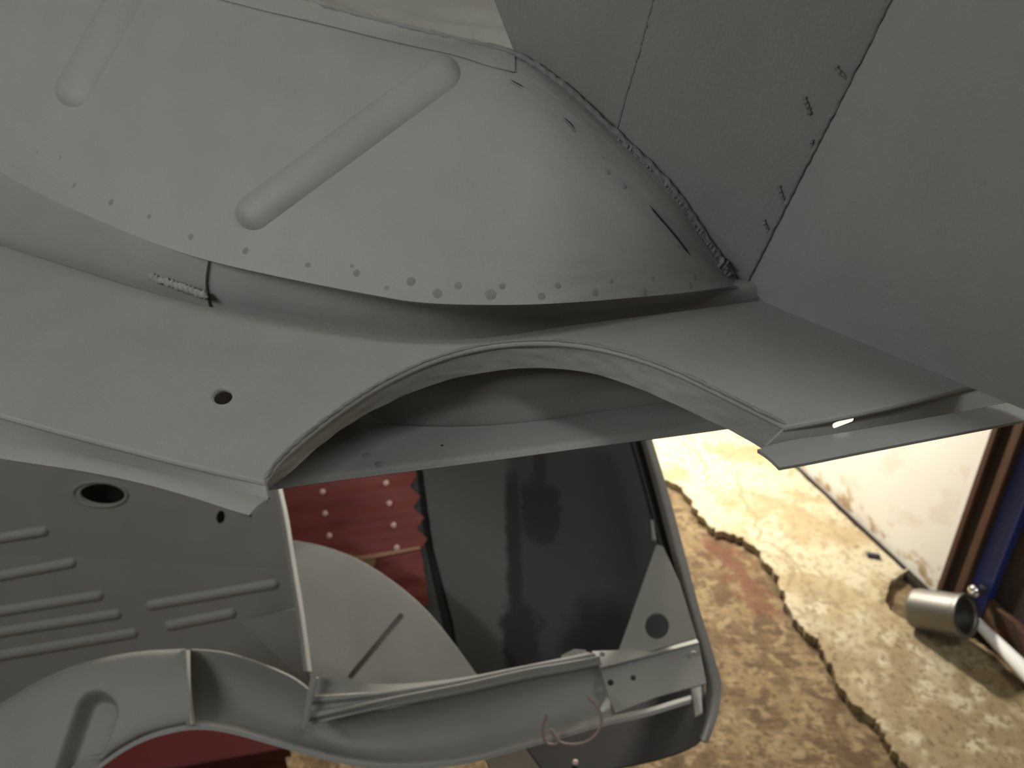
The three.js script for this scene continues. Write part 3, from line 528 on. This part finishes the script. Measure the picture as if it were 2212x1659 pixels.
// inside of the outer skin: dark coat with black sprayed blotches, primer with painted-in shade at left, and a dark gap
{
  const sk = new Plane3(W(600, 960, 1.46), W(1400, 950, 1.46), W(1000, 1440, 1.33));
  const blot = (x, y) => {
    const n = 22 * fbm(x / 70, y / 70 + 5, 4); let d = 0;
    d = Math.max(d, sstep(20, 6, Math.abs(x - 1104 - (y - 1000) * 0.03 + 0.3 * n) ) * sstep(1000, 1060, y));
    d = Math.max(d, sstep(1.1, 0.75, Math.hypot((x - 1168 + n) / 52, (y - 1105 + n) / 72)));
    d = Math.max(d, sstep(1.2, 0.4, Math.hypot((x - 1165) / 16, (y - 1010 + n) / 70)) * 0.9);
    d = Math.max(d, sstep(1.15, 0.5, Math.hypot((x - 1300 + n) / 95, (y - 1380 + n) / 95)));
    d = Math.max(d, sstep(1.2, 0.6, Math.hypot((x - 1125 + n) / 45, (y - 1380) / 90)));
    return d;
  };
  const c00 = sk.uv(500, 880), c11 = sk.uv(1480, 1520), SU = c11.x - c00.x, SV = c11.y - c00.y;      // the coat is laid out in metres over the sheet
  const cv = dataTex(512, 512, (u, v) => {
    const [x, y] = toPx(sk.o.clone().addScaledVector(sk.u, c00.x + u * SU).addScaledVector(sk.v, c00.y + v * SV));
    const c = mix([0.30, 0.32, 0.31], [0.185, 0.20, 0.205], sstep(1085, 1110, x + 10 * fbm(y / 60, 2, 3)));  // left tone is grey primer with its shade put into the colour
    return mix(c, [0.045, 0.045, 0.045], blot(x, y)); }, true);
  cv.wrapS = cv.wrapT = THREE.ClampToEdgeWrapping;
  const skin = std(L(1, 1, 1), 0.65, { map: cv });
  const pxuv = g => { const p = g.attributes.position, u = g.attributes.uv; for (let i = 0; i < p.count; i++) { const q = V(p.getX(i), p.getY(i), p.getZ(i)).sub(sk.o); u.setXY(i, (q.dot(sk.u) - c00.x) / SU, (q.dot(sk.v) - c00.y) / SV); } return g; };
  part('outer_skin', pxuv(plate(sk, [[912, 900], [1396, 900], [1432, 1060], [1468, 1190], [1506, 1330], [1522, 1490], [1000, 1490], [980, 1350], [935, 1180], [905, 960]], { thick: 0.003 })), car, skin, 'dark coated inner face with black sprayed blotches, left part primer with shade painted in');  // right side carried behind the gusset hole to keep it dark
  part('outer_skin', pxuv(plate(sk, [[560, 900], [896, 900], [892, 960], [918, 1180], [955, 1350], [972, 1480], [640, 1480]], { thick: 0.003 })), car, skin);
  part('seam_shade_backing', plate(sk.shift(-0.012), [[870, 890], [940, 890], [1000, 1350], [1020, 1490], [950, 1490], [900, 1180]], { thick: 0.003 }), car, M.black);  // added black strip, keeps the gap between the skin sheets dark
  // red ribbed repair panel
  const rp = sk.shift(0.02);
  const wob = (x, y) => 0.0012 * Math.sin((y + 0.135 * (x - 600)) / 47 * 2 * Math.PI);
  const nu = 60, nv = 80, right = y => { const k = ((y + 8) % 47) / 47; return 880 + (y - 1020) * 0.16 + 20 * Math.abs(k * 2 - 1) * (y < 1190 ? 1 : 0.15); };
  const rows = []; for (let j = 0; j <= 20; j++) { const r = []; for (let i = 0; i <= 12; i++) r.push(V(0, 0, 0)); rows.push(r); }
  const RG = { P: [], n: [], nu, nv };
  for (let i = 0; i <= nu; i++) { RG.P.push([]); RG.n.push([]); for (let j = 0; j <= nv; j++) { const y0 = 1000 + j / nv * 310, x = 560 + i / nu * (right(y0) - 560), y = y0 + 40 - 0.135 * (x - 600); RG.P[i].push(rp.shift(wob(x, y)).at(x, y)); const e = 1, dz = (wob(x, y + e) - wob(x, y - e)); RG.n[i].push(rp.n.clone().addScaledVector(rp.v, -dz / (2 * e * 1.4 / FPX) * (rp.v.y < 0 ? 1 : -1)).normalize()); } }
  const redMat = std(L(0.19, 0.03, 0.024), 0.55, { bumpMap: grit, bumpScale: 0.0004 });
  const rpan = part('red_panel', sheet(RG, 0.002), car, redMat, 'dark red ribbed panel with pale rivets');
  for (const [x, y] of [[697, 1062], [834, 1043], [702, 1109], [841, 1087], [711, 1157], [850, 1134], [857, 1183]]) part('rivet', dome(rp.shift(0.0035).at(x, y), rp.n, 0.0052, 0.0035, 14), rpan, M.rivet);
  part('copper_strip', plate(rp.shift(0.008), [[765, 1203], [906, 1180], [909, 1186], [770, 1213]], { thick: 0.003 }), rpan, std(L(0.36, 0.2, 0.12), 0.5), 'tan strip');
  part('filler_smear', plate(rp.shift(0.006), spl([[740, 1195], [780, 1200], [812, 1206], [806, 1225], [790, 1240], [755, 1215], [740, 1195]], 24).slice(0, -1), { thick: 0.002, bevel: 0.0004 }), rpan, std(L(0.25, 0.15, 0.08), 0.7));
}
// far ribbed housing panel
{
  const fp = new Plane3(W(640, 1170, 1.25), W(1030, 1450, 1.19), W(680, 1470, 1.13));
  const o = part('wheel_housing', plate(fp, [...spl([[632, 1166], [700, 1180], [770, 1206], [850, 1256], [920, 1316], [980, 1388], [1034, 1462]], 40), [1000, 1500], [830, 1510], [672, 1490], [652, 1330]], { holes: [slot(812, 1396, 92, 8, -0.874)], thick: 0.004, bevel: 0.0012 }), car, M.primer);
  part('groove', plate(fp.shift(-0.012), slot(812, 1396, 110, 26, -0.874), { thick: 0.002 }), o, M.primer, 'narrow pressed groove');
}
// black sheet, its top extended to darken the bracket gap, and grey-brown plate under the tail
{
  const bp = new Plane3(W(1200, 1600, 1.06), W(1500, 1540, 1.10), W(1300, 1660, 1.03));
  const b = part('black_sheet', plate(bp, [[1130, 1605], [1290, 1560], [1330, 1500], [1500, 1455], [1528, 1500], ...spl([[1524, 1575], [1518, 1596], [1480, 1620], [1400, 1645], [1280, 1668], [1190, 1690]], 20)], { thick: 0.004 }), car, std(L(0.014, 0.014, 0.015), 0.6));
  part('rivet', dome(bp.shift(0.002).at(1243, 1646), bp.n, 0.004, 0.003), b, M.rivet);
  const gp = bp.shift(-0.03);
  part('lower_plate', plate(gp, [[1046, 1632], [1140, 1598], [1260, 1720], [1080, 1720]], { thick: 0.004 }), car, std(L(0.12, 0.105, 0.085), 0.8));
}

// ------------------------------------------------------------------ loose things
{ // red box on the floor
  const y = 0.12, pts = [[120, 1672], [400, 1643], [618, 1606], [560, 1500], [60, 1530]].map(p => onY(p[0], p[1], y));
  const c = pts.reduce((a, p) => a.add(p), V(0, 0, 0)).multiplyScalar(1 / 5);
  const t = thing('metal_box', 'dark red low metal box on the floor under the inner wing', 'box', V(c.x, -0.022, c.z));
  const sh = k => new THREE.Shape(pts.map(p => new THREE.Vector2((p.x - c.x) * k, -(p.z - c.z) * k)));
  const red = std(L(0.075, 0.007, 0.008), 0.5);
  const body = new THREE.ExtrudeGeometry(sh(0.97), { depth: y - 0.01, bevelEnabled: false }); body.rotateX(-Math.PI / 2);
  const lid = new THREE.ExtrudeGeometry(sh(1), { depth: 0.018, bevelEnabled: true, bevelSize: 0.004, bevelThickness: 0.003, bevelSegments: 2 }); lid.rotateX(-Math.PI / 2); lid.translate(0, y - 0.008, 0);
  mesh('box_body', body, red, t); mesh('lid', lid, red, t);
}
{ // steel pipe stub
  const a = onY(1974, 1320, 0.022), ax = V(0.5, 0.5, 0.70).normalize(), Ln = 0.115;
  const t = thing('pipe_stub', 'short grey steel pipe stub leaning in the broken floor by the door post', 'pipe', V(a.x, 0, a.z));
  const pr = [[0.034, 0], [0.042, 0.003], [0.044, 0.012], [0.044, Ln - 0.014], [0.046, Ln - 0.010], [0.046, Ln - 0.002], [0.044, Ln], [0.036, Ln], [0.034, Ln - 0.006], [0.034, 0.06], [0.0, 0.06]].map(p => new THREE.Vector2(...p));
  const g = new THREE.LatheGeometry(pr, 40); g.applyQuaternion(new THREE.Quaternion().setFromUnitVectors(V(0, 1, 0), ax)); g.translate(0, 0.030, 0);
  mesh('pipe_wall', g, M.steel, t);
  const cap = new THREE.LatheGeometry([[0, 0.004], [0.02, 0.002], [0.034, 0]].map(p => new THREE.Vector2(...p)), 32); cap.applyQuaternion(new THREE.Quaternion().setFromUnitVectors(V(0, 1, 0), ax)); cap.translate(0, 0.030, 0);
  mesh('end_cap', cap, M.steel, t);
}
{ // white bar leaning on the pipe
  const a = wallPl.shift(0.034).at(2102, 1336), b = wallPl.shift(0.036).at(2330, 1566); b.y = Math.max(b.y, 0.002);
  const ax = b.clone().sub(a), Ln = ax.length(); ax.normalize();
  const t = thing('white_bar', 'bright white tapered bar lying along the foot of the door', 'bar', V(b.x, 0, b.z));
  const g = new THREE.LatheGeometry([[0, 0], [0.008, 0.001], [0.010, 0.006], [0.022, Ln - 0.004], [0.020, Ln], [0, Ln]].map(p => new THREE.Vector2(...p)), 28);
  g.applyQuaternion(new THREE.Quaternion().setFromUnitVectors(V(0, 1, 0), ax)); g.translate(a.x - b.x, a.y, a.z - b.z);
  mesh('bar', g, M.whiteGloss, t);
}
{ // dark scrap on the floor
  const p = onY(1886, 1203, 0);
  const g = new RoundedBoxGeometry(0.03, 0.008, 0.013, 3, 0.003); const t = mesh('rubber_scrap', g, std(L(0.02, 0.018, 0.04), 0.7), scene); t.position.set(p.x, 0.0045, p.z); t.rotation.y = -0.25;
  tag(t, 'small dark scrap on the cream floor near the white wall', 'scrap');
}
{ // thin pinkish loop over the lip
  const d = 0.975, pts = spl([[1180, 1545], [1172, 1575], [1182, 1606], [1205, 1604], [1190, 1575], [1205, 1600], [1235, 1608], [1270, 1600], [1295, 1575], [1298, 1545], [1285, 1520], [1270, 1506]], 60).map(([x, y], i) => W(x, y, d + 0.012 * (i / 60)));
  const g = tube(pts, 0.0018, 120, 8); const c = pts[0]; g.translate(-c.x, -c.y, -c.z);
  const t = mesh('pinkish_loop', g, std(L(0.3, 0.21, 0.2), 0.6), scene); t.position.copy(c);
  tag(t, 'thin pinkish loop over the pale edge lip', 'wire');
}
// ------------------------------------------------------------------ lamps
UNSEEN_TUBES.forEach(([x, y, z], i) => { // bodies of the unseen tube lamps, out of view, lighting the shell
  const t = thing('unseen_tube_lamp', ['unseen tilted lamp with two tubes, out of view, lighting the shell from the left', 'unseen level lamp with two tubes, out of view, lighting the shell from the right'][i], 'lamp', V(x, y, z));
  t.quaternion.copy(unseenTubeLights[i].quaternion);
  mesh('housing', new RoundedBoxGeometry(1.28, 0.18, 0.06, 3, 0.012).translate(0, 0, 0.10), std(L(0.75, 0.75, 0.73), 0.5), t);
  const glow = new THREE.MeshStandardMaterial({ color: L(0.9, 0.9, 0.88), emissive: L(0.99, 1.0, 0.98), emissiveIntensity: 2.0 });
  for (const dy of [-0.045, 0.045]) { const g = new THREE.CylinderGeometry(0.016, 0.016, 1.2, 20); g.rotateZ(Math.PI / 2); g.translate(0, dy, 0.045); mesh('tube', g, glow, t); }
  for (const sx of [-0.5, 0.5]) { const up = V(0, 1, 0).applyQuaternion(t.quaternion.clone().invert()), a = V(sx, 0, 0.12), h = CEIL + 0.01 - t.localToWorld(a.clone()).y; mesh('hanger', tube([a, a.clone().addScaledVector(up, h / 2), a.clone().addScaledVector(up, h)], 0.004, 4, 8), M.steel, t); }
});
{ // unseen caged lamp behind the shell, placed to light floor and white wall
  const t = thing('unseen_caged_lamp', 'unseen caged lamp on a cable, lighting the floor and the white wall', 'lamp', V(UNSEEN_AT.x, UNSEEN_AT.y - 0.12, UNSEEN_AT.z));
  mesh('bulb', new THREE.SphereGeometry(0.045, 24, 18).translate(0, 0.12, 0), new THREE.MeshStandardMaterial({ color: L(1, 0.95, 0.85), emissive: L(1, 0.84, 0.58), emissiveIntensity: 12 }), t);
  mesh('socket', new THREE.CylinderGeometry(0.02, 0.024, 0.09, 20).translate(0, 0.21, 0), M.black, t);
  for (let k = 0; k < 6; k++) { const a = k * Math.PI / 3; mesh('cage_wire', tube([V(0.024 * Math.cos(a), 0.2, 0.024 * Math.sin(a)), V(0.07 * Math.cos(a), 0.15, 0.07 * Math.sin(a)), V(0.07 * Math.cos(a), 0.08, 0.07 * Math.sin(a)), V(0.01 * Math.cos(a), 0.01, 0.01 * Math.sin(a))], 0.0018, 24, 6), M.steel, t); }
  mesh('cable', new THREE.CylinderGeometry(0.004, 0.004, CEIL - UNSEEN_AT.y - 0.13, 10).translate(0, 0.25 + (CEIL - UNSEEN_AT.y - 0.13) / 2, 0), M.black, t);
}

renderer.render(scene, camera);
